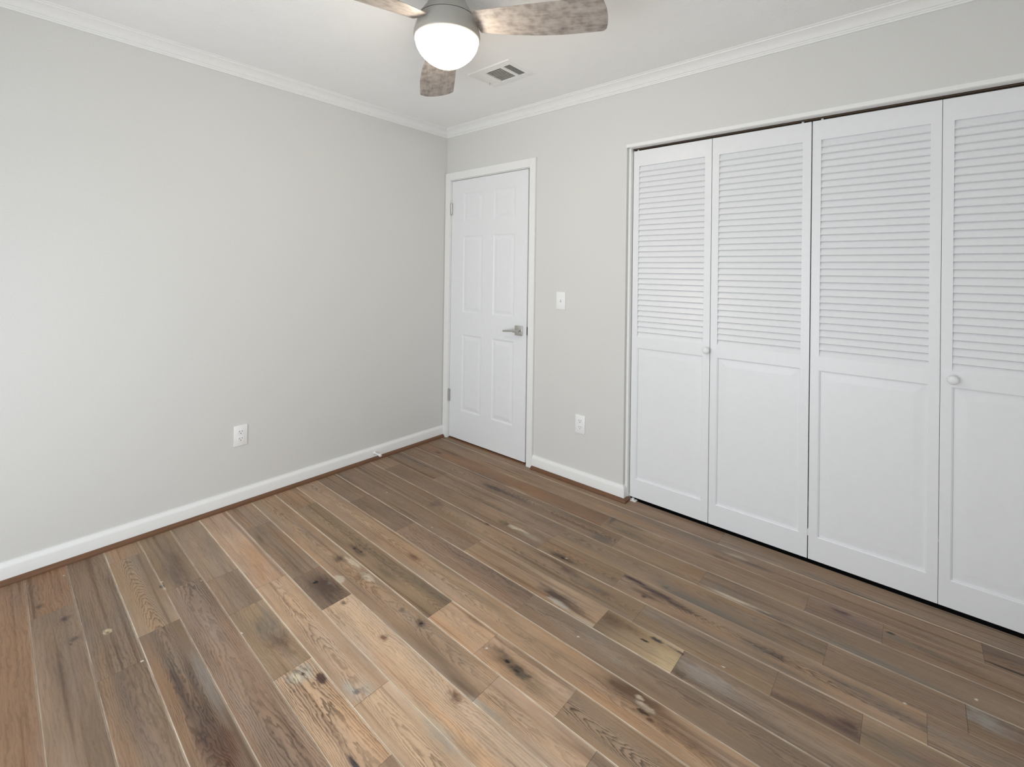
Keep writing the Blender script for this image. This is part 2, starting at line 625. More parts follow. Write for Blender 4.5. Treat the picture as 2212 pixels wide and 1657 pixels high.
# (x, y, half length along the grain, half width, colour, strength, softness) : knots, dark heart streaks, filler
WH = (0.85, 0.82, 0.76)
DK, BK, GY, PL, RD, BL = (0.085, 0.055, 0.042), (0.012, 0.010, 0.010), (0.20, 0.165, 0.13), (0.66, 0.55, 0.40), (0.14, 0.062, 0.038), (0.20, 0.19, 0.175)
MARKS = [
    (0.995, -1.517, 0.105, 0.040, DK, 0.85, 1), (0.950, -1.528, 0.010, 0.010, BK, 1, 2), (0.999, -1.492, 0.010, 0.007, BL, 0.9, 2), (0.985, -1.505, 0.05, 0.012, DK, 0.7, 1),
    (0.874, -1.379, 0.030, 0.020, DK, 0.8, 1), (1.149, -1.513, 0.013, 0.010, BK, 0.75, 1), (1.054, -1.362, 0.010, 0.010, BK, 1, 2),
    (1.009, -1.450, 0.032, 0.016, PL, 0.8, 2), (0.948, -1.352, 0.060, 0.011, PL, 0.75, 2), (1.085, -1.366, 0.040, 0.016, PL, 0.7, 2), (1.055, -1.39, 0.028, 0.016, DK, 0.5, 1),
    (0.871, -1.288, 0.055, 0.018, DK, 0.85, 1), (0.855, -1.292, 0.008, 0.006, BK, 0.9, 2), (0.90, -1.284, 0.009, 0.005, BK, 0.9, 2), (1.120, -1.294, 0.080, 0.018, (0.15, 0.12, 0.075), 0.7, 1),
    (1.116, -1.142, 0.030, 0.012, RD, 0.8, 1), (0.80, -1.246, 0.42, 0.012, (0.17, 0.13, 0.085), 0.7, 1), (1.30, -1.246, 0.30, 0.018, (0.17, 0.13, 0.085), 0.6, 1),
    (1.465, -1.377, 0.024, 0.018, DK, 0.85, 1), (1.465, -1.377, 0.007, 0.006, BK, 0.9, 2), (1.356, -1.385, 0.014, 0.008, DK, 0.7, 1), (1.417, -1.510, 0.015, 0.009, RD, 0.85, 1),
    (1.629, -0.689, 0.065, 0.016, DK, 0.9, 1), (1.632, -0.690, 0.010, 0.006, BK, 0.9, 2), (1.645, -0.680, 0.005, 0.004, PL, 0.9, 2), (1.700, -0.752, 0.055, 0.014, DK, 0.8, 1), (1.60, -0.735, 0.11, 0.010, DK, 0.55, 1),
    (1.764, -0.914, 0.085, 0.020, DK, 0.95, 1), (1.785, -0.945, 0.055, 0.012, (0.55, 0.50, 0.43), 0.8, 2), (1.845, -0.93, 0.07, 0.012, DK, 0.6, 1), (1.90, -0.955, 0.07, 0.010, PL, 0.45, 1),
    (1.877, -0.773, 0.055, 0.016, DK, 0.65, 1), (1.80, -0.772, 0.10, 0.022, GY, 0.6, 1),
    (1.950, -0.612, 0.060, 0.010, (0.05, 0.03, 0.035), 0.95, 1), (2.060, -0.625, 0.095, 0.016, (0.06, 0.038, 0.040), 0.9, 1), (2.155, -0.640, 0.085, 0.012, (0.075, 0.05, 0.045), 0.85, 1),
    (2.010, -0.665, 0.07, 0.010, (0.10, 0.06, 0.045), 0.75, 1), (2.025, -0.680, 0.010, 0.008, BK, 0.8, 1),
    (2.069, -0.566, 0.014, 0.008, BK, 1, 2), (2.05, -0.555, 0.05, 0.022, GY, 0.7, 1), (2.175, -0.568, 0.085, 0.020, (0.155, 0.14, 0.122), 0.9, 1), (2.300, -0.570, 0.110, 0.020, (0.178, 0.158, 0.136), 0.85, 1), (2.43, -0.575, 0.10, 0.015, GY, 0.6, 1),
    (1.850, -1.293, 0.105, 0.026, (0.155, 0.098, 0.056), 0.85, 1), (1.875, -1.297, 0.042, 0.017, (0.085, 0.062, 0.045), 0.95, 2), (1.817, -1.291, 0.012, 0.006, BK, 1, 2), (1.868, -1.298, 0.016, 0.003, BK, 0.9, 2), (1.78, -1.275, 0.04, 0.014, DK, 0.6, 1), (1.93, -1.315, 0.06, 0.022, (0.27, 0.20, 0.13), 0.6, 1),
    (2.215, -1.125, 0.110, 0.030, (0.15, 0.085, 0.050), 0.9, 1), (2.240, -1.137, 0.030, 0.011, PL, 0.95, 2), (2.215, -1.118, 0.012, 0.007, PL, 0.9, 2), (2.244, -1.156, 0.022, 0.005, BK, 1, 2), (2.272, -1.165, 0.010, 0.006, (0.06, 0.015, 0.012), 1, 2), (2.35, -1.155, 0.17, 0.022, (0.17, 0.10, 0.06), 0.8, 1),
    (2.126, -0.895, 0.018, 0.004, BK, 1, 2), (2.161, -0.862, 0.024, 0.007, (0.05, 0.045, 0.045), 0.95, 2), (2.215, -0.862, 0.03, 0.006, DK, 0.7, 1), (2.243, -0.862, 0.014, 0.006, (0.06, 0.05, 0.045), 0.9, 2),
    (1.995, -0.880, 0.055, 0.030, (0.14, 0.085, 0.05), 0.8, 1), (2.07, -0.872, 0.05, 0.020, (0.20, 0.125, 0.075), 0.7, 1), (2.23, -0.92, 0.05, 0.040, (0.56, 0.43, 0.26), 0.7, 1), (2.278, -0.95, 0.022, 0.016, DK, 0.6, 1), (2.36, -0.905, 0.10, 0.035, (0.36, 0.31, 0.265), 0.7, 1),
    (2.490, -0.652, 0.050, 0.018, DK, 0.85, 1), (2.44, -0.655, 0.07, 0.022, GY, 0.6, 1), (2.57, -0.70, 0.13, 0.012, (0.18, 0.145, 0.115), 0.7, 1),
    (2.717, -0.790, 0.014, 0.007, BK, 1, 2), (2.64, -0.815, 0.120, 0.016, (0.14, 0.09, 0.068), 0.9, 1), (2.715, -0.80, 0.040, 0.028, (0.12, 0.072, 0.058), 0.85, 1), (2.55, -0.828, 0.05, 0.012, (0.16, 0.11, 0.08), 0.8, 1),
    (2.795, -0.252, 0.014, 0.007, BK, 1, 2), (2.83, -0.27, 0.09, 0.020, GY, 0.7, 1), (2.95, -0.275, 0.10, 0.014, DK, 0.45, 1),
    (2.642, -0.244, 0.038, 0.013, (0.085, 0.045, 0.05), 0.85, 1), (2.70, -0.27, 0.08, 0.018, (0.15, 0.115, 0.11), 0.6, 1),
    (3.115, -0.190, 0.075, 0.004, BK, 1, 2), (2.70, -0.075, 0.14, 0.004, (0.07, 0.05, 0.04), 0.7, 1),
    (1.478, -2.032, 0.012, 0.006, BK, 1, 2), (1.455, -2.045, 0.008, 0.005, (0.06, 0.012, 0.01), 1, 2), (1.43, -2.030, 0.10, 0.035, RD, 0.85, 1), (1.30, -2.035, 0.12, 0.028, (0.115, 0.075, 0.058), 0.8, 1),
    (1.10, -2.050, 0.20, 0.011, (0.095, 0.066, 0.055), 0.9, 1), (1.16, -2.012, 0.16, 0.010, (0.12, 0.085, 0.066), 0.8, 1), (0.98, -2.035, 0.08, 0.020, GY, 0.6, 1),
    (1.345, -1.775, 0.040, 0.040, (0.42, 0.36, 0.29), 0.85, 2), (1.350, -1.792, 0.026, 0.011, PL, 0.9, 2), (1.372, -1.760, 0.022, 0.012, PL, 0.5, 2), (1.352, -1.772, 0.007, 0.006, DK, 0.9, 2), (1.412, -1.738, 0.026, 0.015, (0.09, 0.05, 0.042), 0.95, 2),
    (0.654, -2.156, 0.016, 0.014, (0.66, 0.53, 0.33), 1, 2), (0.658, -2.157, 0.006, 0.005, (0.22, 0.14, 0.07), 1, 2), (0.640, -2.15, 0.07, 0.030, GY, 0.4, 1),
    (0.456, -2.249, 0.013, 0.012, (0.075, 0.05, 0.048), 0.9, 1), (0.610, -2.240, 0.014, 0.013, (0.09, 0.066, 0.055), 0.8, 1), (0.632, -2.25, 0.006, 0.005, RD, 0.9, 2), (0.296, -2.305, 0.014, 0.009, DK, 0.8, 1),
    (1.149, -1.766, 0.050, 0.028, (0.15, 0.082, 0.056), 0.85, 1), (1.055, -1.765, 0.090, 0.040, (0.20, 0.165, 0.13), 0.75, 1), (1.22, -1.765, 0.04, 0.02, (0.22, 0.15, 0.095), 0.6, 1),
    (0.34, -1.880, 0.20, 0.020, (0.165, 0.112, 0.080), 0.85, 1), (0.45, -1.910, 0.13, 0.020, (0.155, 0.105, 0.082), 0.75, 1), (0.505, -1.962, 0.012, 0.008, (0.08, 0.08, 0.08), 0.9, 2), (0.53, -1.958, 0.010, 0.003, PL, 0.6, 2),
    (0.72, -0.325, 0.16, 0.016, (0.16, 0.115, 0.095), 0.75, 1), (0.93, -0.392, 0.10, 0.018, (0.095, 0.062, 0.058), 0.9, 1), (1.06, -0.393, 0.12, 0.015, (0.13, 0.09, 0.075), 0.8, 1), (0.30, -0.20, 0.10, 0.02, DK, 0.55, 1), (0.24, -0.26, 0.03, 0.012, DK, 0.85, 1),
    (1.291, -0.645, 0.045, 0.012, PL, 0.95, 2), (1.35, -0.640, 0.04, 0.008, PL, 0.8, 2), (1.235, -0.648, 0.045, 0.016, (0.17, 0.13, 0.075), 0.85, 1), (1.247, -0.644, 0.012, 0.008, DK, 0.8, 1), (1.42, -0.650, 0.07, 0.018, (0.40, 0.34, 0.28), 0.7, 1),
    (1.172, -0.714, 0.014, 0.009, (0.12, 0.038, 0.026), 0.9, 1), (1.08, -0.715, 0.09, 0.012, DK, 0.45, 1), (0.98, -0.73, 0.09, 0.016, GY, 0.5, 1), (0.810, -0.760, 0.050, 0.045, (0.165, 0.112, 0.085), 0.85, 1), (0.98, -0.56, 0.14, 0.015, (0.16, 0.115, 0.07), 0.6, 1),
    (1.783, -1.498, 0.026, 0.014, (0.17, 0.088, 0.052), 0.85, 1), (1.848, -1.466, 0.024, 0.008, (0.52, 0.46, 0.38), 0.8, 1), (1.90, -1.462, 0.05, 0.010, (0.40, 0.345, 0.28), 0.8, 1),
    (1.848, -1.603, 0.055, 0.022, (0.42, 0.36, 0.29), 0.8, 1), (1.93, -1.595, 0.055, 0.026, (0.36, 0.25, 0.165), 0.8, 1), (2.02, -1.612, 0.05, 0.02, (0.60, 0.52, 0.40), 0.8, 1), (1.78, -1.60, 0.08, 0.016, (0.58, 0.45, 0.31), 0.5, 1),
    (2.300, -0.447, 0.075, 0.008, PL, 0.7, 1), (2.390, -0.443, 0.045, 0.007, PL, 0.6, 1), (2.425, -0.455, 0.055, 0.012, (0.13, 0.10, 0.085), 0.8, 1), (2.49, -0.475, 0.03, 0.008, DK, 0.6, 1), (2.25, -0.415, 0.10, 0.015, GY, 0.6, 1),
    (1.640, -0.225, 0.012, 0.045, (0.12, 0.09, 0.065), 0.85, 1), (1.72, -0.222, 0.10, 0.010, (0.12, 0.09, 0.065), 0.75, 1), (1.75, -0.30, 0.10, 0.020, (0.15, 0.115, 0.08), 0.7, 1),
    (1.68, -0.435, 0.05, 0.03, (0.17, 0.14, 0.115), 0.8, 1), (2.24, -0.135, 0.045, 0.014, PL, 0.45, 1), (2.30, -0.15, 0.07, 0.012, (0.13, 0.095, 0.09), 0.7, 1), (2.18, -0.19, 0.05, 0.010, DK, 0.6, 1),
    (0.444, -1.556, 0.07, 0.008, (0.16, 0.11, 0.075), 0.8, 1), (0.35, -1.52, 0.10, 0.014, GY, 0.4, 1), (2.58, -0.735, 0.11, 0.020, (0.20, 0.165, 0.135), 0.6, 1), (2.75, -0.45, 0.20, 0.018, (0.215, 0.19, 0.155), 0.75, 1), (2.70, -0.63, 0.10, 0.012, (0.15, 0.115, 0.10), 0.7, 1),
    (2.85, -0.65, 0.12, 0.015, (0.17, 0.125, 0.105), 0.7, 1), (3.02, -0.50, 0.05, 0.03, (0.36, 0.35, 0.32), 0.6, 1), (2.84, -0.79, 0.10, 0.030, (0.19, 0.155, 0.12), 0.7, 1), (2.93, -0.76, 0.07, 0.02, (0.22, 0.13, 0.10), 0.6, 1),
    (0.95, -2.165, 0.18, 0.016, (0.18, 0.13, 0.10), 0.8, 1), (1.16, -2.16, 0.10, 0.012, (0.19, 0.13, 0.105), 0.6, 1), (0.90, -0.20, 0.12, 0.008, (0.42, 0.31, 0.17), 0.7, 1), (1.05, -0.315, 0.09, 0.012, (0.40, 0.31, 0.20), 0.55, 1), (1.22, -0.37, 0.05, 0.010, (0.42, 0.33, 0.21), 0.5, 1),
    (2.10, -1.04, 0.05, 0.012, (0.30, 0.25, 0.19), 0.5, 1), (1.99, -1.00, 0.07, 0.02, (0.26, 0.215, 0.165), 0.6, 1), (1.30, -1.095, 0.14, 0.016, (0.25, 0.19, 0.125), 0.6, 1), (1.55, -1.13, 0.12, 0.012, (0.28, 0.20, 0.125), 0.6, 1), (1.92, -1.232, 0.24, 0.008, (0.20, 0.125, 0.075), 0.6, 1),
    (1.60, -1.235, 0.05, 0.008, (0.16, 0.105, 0.07), 0.6, 1), (1.65, -1.44, 0.26, 0.020, (0.20, 0.135, 0.085), 0.65, 1), (1.78, -1.455, 0.08, 0.010, (0.13, 0.085, 0.055), 0.7, 1), (2.20, -1.37, 0.10, 0.012, (0.22, 0.145, 0.095), 0.6, 1),
    (1.55, -1.665, 0.05, 0.02, (0.44, 0.40, 0.34), 0.6, 1), (1.52, -1.70, 0.04, 0.012, (0.52, 0.49, 0.43), 0.7, 1), (1.54, -1.69, 0.012, 0.008, (0.15, 0.14, 0.135), 0.8, 2), (1.74, -1.81, 0.05, 0.006, (0.05, 0.045, 0.06), 0.9, 2),
]
MARKS += [(px_, py_, 0.0036, 0.0034, WH, 0.9, 2) for px_, py_ in ((1.725, -1.298), (0.902, -2.105), (0.491, -0.863), (0.981, -0.927), (0.470, -1.955), (0.583, -1.842), (1.941, -1.038), (2.375, -0.822), (1.018, -1.837), (0.119, -2.219), (2.842, -0.588), (3.012, -0.420))]
MARKS += [(1.08, -1.982, 0.13, 0.016, (0.30, 0.255, 0.215), 0.8, 1), (1.22, -1.990, 0.10, 0.012, (0.28, 0.24, 0.205), 0.7, 1), (0.27, -1.720, 0.14, 0.020, GY, 0.6, 1)]
# planks with bold cathedral figure: (row, segment): (ring density across, slope, apex offset, strength)
CATH = {(9, 0): (130, 7, 0.2, 0.9), (10, 4): (150, 16, 0.1, 1.35), (14, 3): (58, 4, 0.0, 1.15), (16, 1): (140, 17, 0.35, 0.9), (10, 1): (130, 12, 0.3, 0.8), (13, 1): (110, 6, -0.1, 0.8),
        (5, 3): (150, 10, 0.0, 0.95), (3, 0): (120, 14, 0.0, 0.9), (16, 2): (120, 6, 0.2, 0.8), (11, 1): (120, 7, 0.3, 0.8), (13, 2): (120, 6, 0.0, 0.9), (4, 2): (130, 9, 0.2, 0.6),
        (5, 2): (130, 13, 0.1, 0.9), (8, 3): (110, 6, 0.2, 0.7), (15, 1): (60, 3, 0.9, 0.9), (10, 2): (90, 9, 0.0, 0.7), (6, 1): (140, 10, 0.2, 0.6), (11, 0): (90, 5, 0.4, 0.7)}


def vnoise(x, y, seed, octaves=3):
    """Smooth value noise in 0..1 on arrays."""
    out, amp, tot = np.zeros_like(x), 1.0, 0.0
    for o in range(octaves):
        xi, yi = np.floor(x).astype(np.int64), np.floor(y).astype(np.int64)
        fx, fy = x - xi, y - yi
        fx, fy = fx * fx * (3 - 2 * fx), fy * fy * (3 - 2 * fy)

        def h(a, b):
            n = (a * 374761393 + b * 668265263 + (seed + o * 101) * 974634541) & 0xffffffff
            n = ((n ^ (n >> 13)) * 1274126177) & 0xffffffff
            n = (n ^ (n >> 16)) & 0xffff
            return n / 65535.0
        v = (h(xi, yi) * (1 - fx) + h(xi + 1, yi) * fx) * (1 - fy) + (h(xi, yi + 1) * (1 - fx) + h(xi + 1, yi + 1) * fx) * fy
        out += v * amp
        tot += amp
        amp *= 0.55
        x, y = x * 2.03 + 17.1, y * 2.03 + 5.7
    return out / tot


def skew(x):
    return max(0.0, 0.03 * (1 - x / 1.7))


def build_floor():
    rng = np.random.default_rng(7)
    X0, X1 = -0.05, RX + 0.03
    V, FQ, col, ph, pid, edg, fig = [], [], [], [], [], [], []
    base = 0
    marks = np.array([[*m_[:4], *m_[4], m_[5], m_[6]] for m_ in MARKS if m_[5] > 0])
    for row in range(0, 27):
        yt = Y_S - PITCH_P * (row - 1)       # upper edge (towards the closet)
        yb = yt - PITCH_P
        xs = [X0] + JOINTS.get(row, [1.5]) + [X1]
        for k, (xa, xb) in enumerate(zip(xs, xs[1:])):
            hi = 0 <= row <= 19 and xa < 3.3
            step = 0.006 if hi else 0.06
            ny = 30 if hi else 6
            nx = max(2, int((xb - xa) / step))
            # rows of vertices: extra ones hug the edges so that the worn lip is narrow
            vin = np.linspace(yt - 0.0042, yb + 0.0042, ny)
            ys = np.concatenate([[yt - 0.0002, yt - 0.0022], vin, [yb + 0.0022, yb + 0.0002]])
            ed = np.concatenate([[1, 0.8], np.zeros(ny), [0.8, 1]])
            uin = np.linspace(xa + 0.003, xb - 0.003, nx)
            us = np.concatenate([[xa + 0.0002, xa + 0.0013], uin, [xb - 0.0013, xb - 0.0002]])
            XX, YY = np.meshgrid(us, ys, indexing='ij')
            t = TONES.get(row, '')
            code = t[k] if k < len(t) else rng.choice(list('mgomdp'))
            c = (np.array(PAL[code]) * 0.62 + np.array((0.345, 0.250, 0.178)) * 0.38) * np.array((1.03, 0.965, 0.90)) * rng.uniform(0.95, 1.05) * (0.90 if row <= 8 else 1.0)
            n = XX.size
            cc = np.tile(c, (n, 1))
            x, y = XX.ravel(), YY.ravel()
            if row == 7 and k == 2:      # plank that runs from brown to honey along its length
                f = np.clip((x - xa) / (xb - xa), 0, 1)[:, None]
                cc = cc * (1 - f) * 0.85 + np.array((0.50, 0.36, 0.21)) * f
            sd = row * 31 + k * 7 + 500
            g1 = vnoise(x * 2.6, y * 26, sd) - 0.5
            g2 = vnoise(x * 1.1 + 9, y * 9, sd + 1) - 0.5
            g3 = vnoise(x * 9, y * 150, sd + 2, 2) - 0.5
            cc = cc * (1 + 0.36 * g1 + 0.24 * g2 + 0.16 * g3)[:, None]
            lum = cc.mean(1, keepdims=True)
            gm = np.clip((vnoise(x * 1.4, y * 17, sd + 3) - 0.50) * 3.2, 0, 1)[:, None]
            cc = cc * (1 - 0.30 * gm) + lum * np.array((1.10, 0.98, 0.92)) * 0.30 * gm * 0.90
            wm = np.clip((vnoise(x * 1.8 + 3, y * 14, sd + 4) - 0.52) * 3.0, 0, 1)[:, None]
            cc = cc * (1 + wm * np.array((0.10, 0.0, -0.10)))
            stq = np.clip((vnoise(x * 1.3, y * 95, sd + 5, 2) - 0.66) / 0.14, 0, 1)[:, None]
            cc = cc * (1 - 0.34 * stq * np.array((0.9, 1.0, 1.05)))
            # ring phase
            v = (y - (yt + yb) / 2)
            P = rng.uniform(0, 20)
            st = CATH.get((row, k))
            if st:
                d_, s_, a_, g_ = st
                vc = v - 0.02 * a_ + 0.012 * np.sin(2.1 * x + P)
                phase = P + d_ * 34 * vc ** 2 + s_ * (xb - x) * 1.6 + 8 * vc
                fg = g_
            else:
                phase = P + rng.uniform(60, 130) * v + 0.5 * np.sin(3 * x + P) + 1.6 * x * rng.uniform(-1, 1)
                fg = rng.uniform(0.25, 0.6)
            inside = (marks[:, 1] < yt + 0.004) & (marks[:, 1] > yb - 0.004) & (marks[:, 0] > xa - 0.05) & (marks[:, 0] < xb + 0.05) if len(marks) else []
            # marks are given in real floor coordinates; undo the slight skew of the planks first
            for mk in marks:
                my = mk[1] - skew(mk[0])
                if not (yb - 0.006 < my < yt + 0.006) or not (xa - 0.12 < mk[0] < xb + 0.12):
                    continue
                if not (xa - 0.02 <= mk[0] <= xb + 0.02):
                    continue
                ms = int(mk[0] * 9973 + mk[1] * 7919) & 0xffff
                near = (np.abs(x - mk[0]) < mk[2] * 3.2) & (np.abs(y - my) < mk[3] * 3.2)
                if not near.any():
                    continue
                xn, yn = x[near], y[near]
                f1, f2 = 1.6 / mk[2], 1.6 / mk[3]
                wx = (vnoise(xn * f1, yn * f2, ms) - 0.5) * 1.1
                wy = (vnoise(xn * f1 + 31, yn * f2 + 7, ms + 1) - 0.5) * 1.1
                d = np.full(n, 9.0)
                d[near] = np.sqrt(((xn - mk[0]) / mk[2] + wx) ** 2 + ((yn - my) / mk[3] + wy) ** 2)
                if mk[8] >= 2:
                    a = np.clip((1.2 - d) / 0.45, 0, 1)
                else:
                    a = np.clip(1.25 * np.exp(-(d ** 2) * 1.05), 0, 1)
                    st2 = vnoise(x * 14, y * 260, ms + 2, 2)
                    a = a * np.clip(0.62 + 0.75 * st2, 0, 1.0)
                    if max(mk[4:7]) < 0.2:
                        phase = phase + 3.2 * np.exp(-d * 0.75)
                a = (a * mk[7])[:, None]
                cc = cc * (1 - a) + mk[4:7] * a
            V.append(np.stack([x, y + np.maximum(0, 0.03 * (1 - x / 1.7)), np.zeros(n)], 1))
            e_top = EDGE.get(row - 1, 0.25)
            e_bot = EDGE.get(row, 0.25)
            sgn = np.where(np.arange(len(ys)) < len(ys) / 2, e_top * 0.45, e_bot)
            E2 = np.tile(ed * sgn, (len(us), 1))
            ue = np.zeros(len(us))
            ue[[0, -1]] = 0.5
            E2 = np.maximum(E2, ue[:, None] * 0.35)
            # dark V-groove core right at the joint ends
            dark = np.zeros_like(E2)
            dark[[0, -1], :] = rng.uniform(0.2, 0.75)
            cc = cc * (1 - 0.75 * dark.ravel()[:, None])
            E2[[0, -1], 1:-1] *= (1 - dark[0, 0])
            col.append(cc)
            ph.append(phase)
            pid.append(np.full(n, rng.uniform(0, 1)))
            edg.append(E2.ravel())
            fig.append(np.full(n, fg))
            nu, nv = len(us), len(ys)
            I, J = np.meshgrid(np.arange(nu - 1), np.arange(nv - 1), indexing='ij')
            q = base + I * nv + J
            FQ.append(np.stack([q, q + 1, q + nv + 1, q + nv], -1).reshape(-1, 4)[:, ::-1])
            base += n
    # subfloor slab for thickness; near-black colour paints the shadow strip under the closet doors
    V = np.concatenate(V).astype(np.float32)
    FQ = np.concatenate(FQ).astype(np.int32)
    nb = len(V)
    sl = np.array([(X0, RY - 0.05, -0.016), (X1, RY - 0.05, -0.016), (X1, CD, -0.016), (X0, CD, -0.016),
                   (X0, RY - 0.05, -0.08), (X1, RY - 0.05, -0.08), (X1, CD, -0.08), (X0, CD, -0.08)], np.float32)
    V = np.concatenate([V, sl])
    FQ = np.concatenate([FQ, nb + np.array([(0, 1, 2, 3), (7, 6, 5, 4), (0, 4, 5, 1), (1, 5, 6, 2), (2, 6, 7, 3), (3, 7, 4, 0)], np.int32)])
    me = bpy.data.meshes.new('floor')
    me.vertices.add(len(V))
    me.vertices.foreach_set('co', V.ravel())
    me.loops.add(FQ.size)
    me.loops.foreach_set('vertex_index', FQ.ravel())
    me.polygons.add(len(FQ))
    me.polygons.foreach_set('loop_start', np.arange(0, FQ.size, 4, dtype=np.int32))
    me.update(calc_edges=True)

    def put(name, data, typ='FLOAT', pad=0.0):
        a = me.attributes.new(name, typ, 'POINT')
        if typ == 'FLOAT':
            a.data.foreach_set('value', np.concatenate([np.concatenate(data), np.full(8, pad)]).astype(np.float32))
        else:
            c = np.concatenate(data)
            c = np.concatenate([c, np.tile(np.array((0.045, 0.024, 0.018)), (8, 1))])  # slab colour standing in for shade below the closet doors
            c = np.concatenate([c, np.ones((len(c), 1))], 1)
            a.data.foreach_set('color', c.astype(np.float32).ravel())
    put('wood', col, 'FLOAT_COLOR')
    put('phase', ph)
    put('plank', pid)
    put('edge', edg)
    put('figure', fig)
    me.materials.append(M_floor)
    o = bpy.data.objects.new('floor', me)
    C.objects.link(o)
    return tag(o, 'knotty brown hardwood plank floor with pale worn seams', 'floor', None, 'structure')


build_floor()

# ------------------------------------------------------------------ baseboards, shoe moulding, crown
BASE = [(0.0, 0.0), (0.014, 0.0), (0.014, 0.066), (0.0125, 0.072), (0.009, 0.078), (0.0055, 0.083), (0.0045, 0.088), (0.0, 0.088)]
SHOE = [(0.014, 0.0), (0.033, 0.0), (0.0328, 0.004), (0.031, 0.010), (0.027, 0.0155), (0.021, 0.019), (0.014, 0.0195)]


def run(name, prof, pts, mat, label, cat, smooth=40):
    b_ = bmesh.new()
    for p0, p1, out, m0, m1 in pts:
        sweep(b_, prof, p0, p1, out, m0, m1)
    return struct(name, b_, mat, label, cat, smooth)


run('baseboard_left', BASE, [((0, -0.018, 0), (0, RY, 0), (1, 0, 0), 0, -1)], M_trim, 'white baseboard along the long left wall', 'baseboard')
run('baseboard_back', BASE, [((0.9130, 0, 0), (CX0, 0, 0), (0, -1, 0), 0, 1), ((CX0, 0, 0), (CX0, 0.030, 0), (1, 0, 0), -1, 0)], M_trim, 'short white baseboard between the door and the closet', 'baseboard')
run('baseboard_front', BASE, [((0, RY, 0), (RX, RY, 0), (0, 1, 0), 1, -1)], M_trim, 'white baseboard behind the camera', 'baseboard')
run('baseboard_right', BASE, [((RX, RY, 0), (RX, 0, 0), (-1, 0, 0), 1, 0)], M_trim, 'white baseboard on the wall beside the camera', 'baseboard')
run('trim_1', SHOE, [((0, -0.020, 0), (0, RY, 0), (1, 0, 0), 0, -1)], M_shoe, 'brown stained quarter round along the left wall floor', 'shoe molding')
run('trim_2', SHOE, [((0.9130, 0, 0), (CX0, 0, 0), (0, -1, 0), 0, 1), ((CX0, 0, 0), (CX0, 0.034, 0), (1, 0, 0), -1, 0)], M_shoe, 'brown quarter round between the door and the closet', 'shoe molding')
CROWN = [(0.0, -0.060), (0.006, -0.060), (0.0075, -0.054), (0.0115, -0.0515), (0.0125, -0.046), (0.017, -0.0445), (0.020, -0.040), (0.024, -0.033), (0.031, -0.024), (0.040, -0.0165), (0.049, -0.012),
         (0.053, -0.0105), (0.0545, -0.006), (0.060, -0.0045), (0.064, 0.0), (0.0, 0.0)]
run('trim_3', CROWN, [((0, 0, RZ), (0, RY, RZ), (1, 0, 0), 1, -1)], M_trim, 'white crown molding over the long left wall', 'crown molding', 30)
run('trim_4', CROWN, [((0, 0, RZ), (RX, 0, RZ), (0, -1, 0), 1, -1)], M_trim, 'white crown molding over the door and closet wall', 'crown molding', 30)
run('trim_5', CROWN, [((0, RY, RZ), (RX, RY, RZ), (0, 1, 0), 1, -1)], M_trim, 'white crown molding behind the camera', 'crown molding', 30)
run('trim_6', CROWN, [((RX, RY, RZ), (RX, 0, RZ), (-1, 0, 0), 1, -1)], M_trim, 'white crown molding beside the camera', 'crown molding', 30)

# door casing and jamb
bm = bmesh.new()
XO0, XO1, ZO = 0.004, 0.9130, 2.0931
for a, b in (((XO0, -0.018, 0), (DX0, 0, ZO)), ((DX1, -0.018, 0), (XO1, 0, ZO)), ((DX0, -0.018, DZ), (DX1, 0, ZO))):
    box(bm, a, b, 0.002)
# jamb lining
box(bm, (DX0 - 0.019, 0.0, 0), (DX0 + 0.003, T, DZ + 0.019))
box(bm, (DX1 - 0.011, 0.0, 0), (DX1 + 0.019, T, DZ + 0.019))
box(bm, (DX0 - 0.019, 0.0, DZ - 0.004), (DX1 + 0.019, T, DZ + 0.019))
# stop strips behind the leaf
box(bm, (DX0, 0.046, 0), (DX0 + 0.014, 0.080, DZ))
box(bm, (DX1 - 0.030, 0.046, 0), (DX1, 0.080, DZ))
box(bm, (DX0, 0.046, DZ - 0.016), (DX1, 0.080, DZ))
struct('trim_7', bm, M_trim, 'flat white casing and jamb around the corner door', 'door casing')
bm = bmesh.new()
sweep(bm, [(-0.10, 0.0), (0.006, 0.0), (0.004, 0.005), (-0.006, 0.008), (-0.10, 0.008)], (DX0 + 0.003, 0, 0), (DX1 - 0.011, 0, 0), (0, -1, 0))
struct('trim_8', bm, M_shoe, 'brown wood threshold strip under the corner door', 'threshold')

# closet opening: corner bead, jamb strip and track
bm = bmesh.new()
box(bm, (CX0 - 0.003, -0.003, CZ - 0.002), (CX1 + 0.016, 0.0, CZ + 0.017), 0.0015, 2)
struct('trim_9', bm, M_trim, 'thin white bead along the closet header', 'corner bead')
bm = bmesh.new()
box(bm, (CX0, 0.022, 0.0), (CX0 + 0.016, 0.085, CZ), 0.002)
box(bm, (CX1 - 0.016, 0.022, 0.0), (CX1, 0.085, CZ), 0.002)
box(bm, (CX0 + 0.016, 0.003, CZ - 0.003), (CX1 - 0.016, 0.047, CZ), 0.001, 1)
struct('trim_10', bm, M_trim, 'narrow white jamb and header strips inside the closet opening', 'jamb')
bm = bmesh.new()
box(bm, (CX0 + 0.016, 0.050, CZ - 0.004), (CX1 - 0.016, 0.078, CZ))
box(bm, (CX0 + 0.016, 0.050, CZ - 0.009), (CX1 - 0.016, 0.053, CZ))
box(bm, (CX0 + 0.016, 0.075, CZ - 0.009), (CX1 - 0.016, 0.078, CZ))
struct('trim_11', bm, M_track, 'dark folding door track under the closet header', 'track')

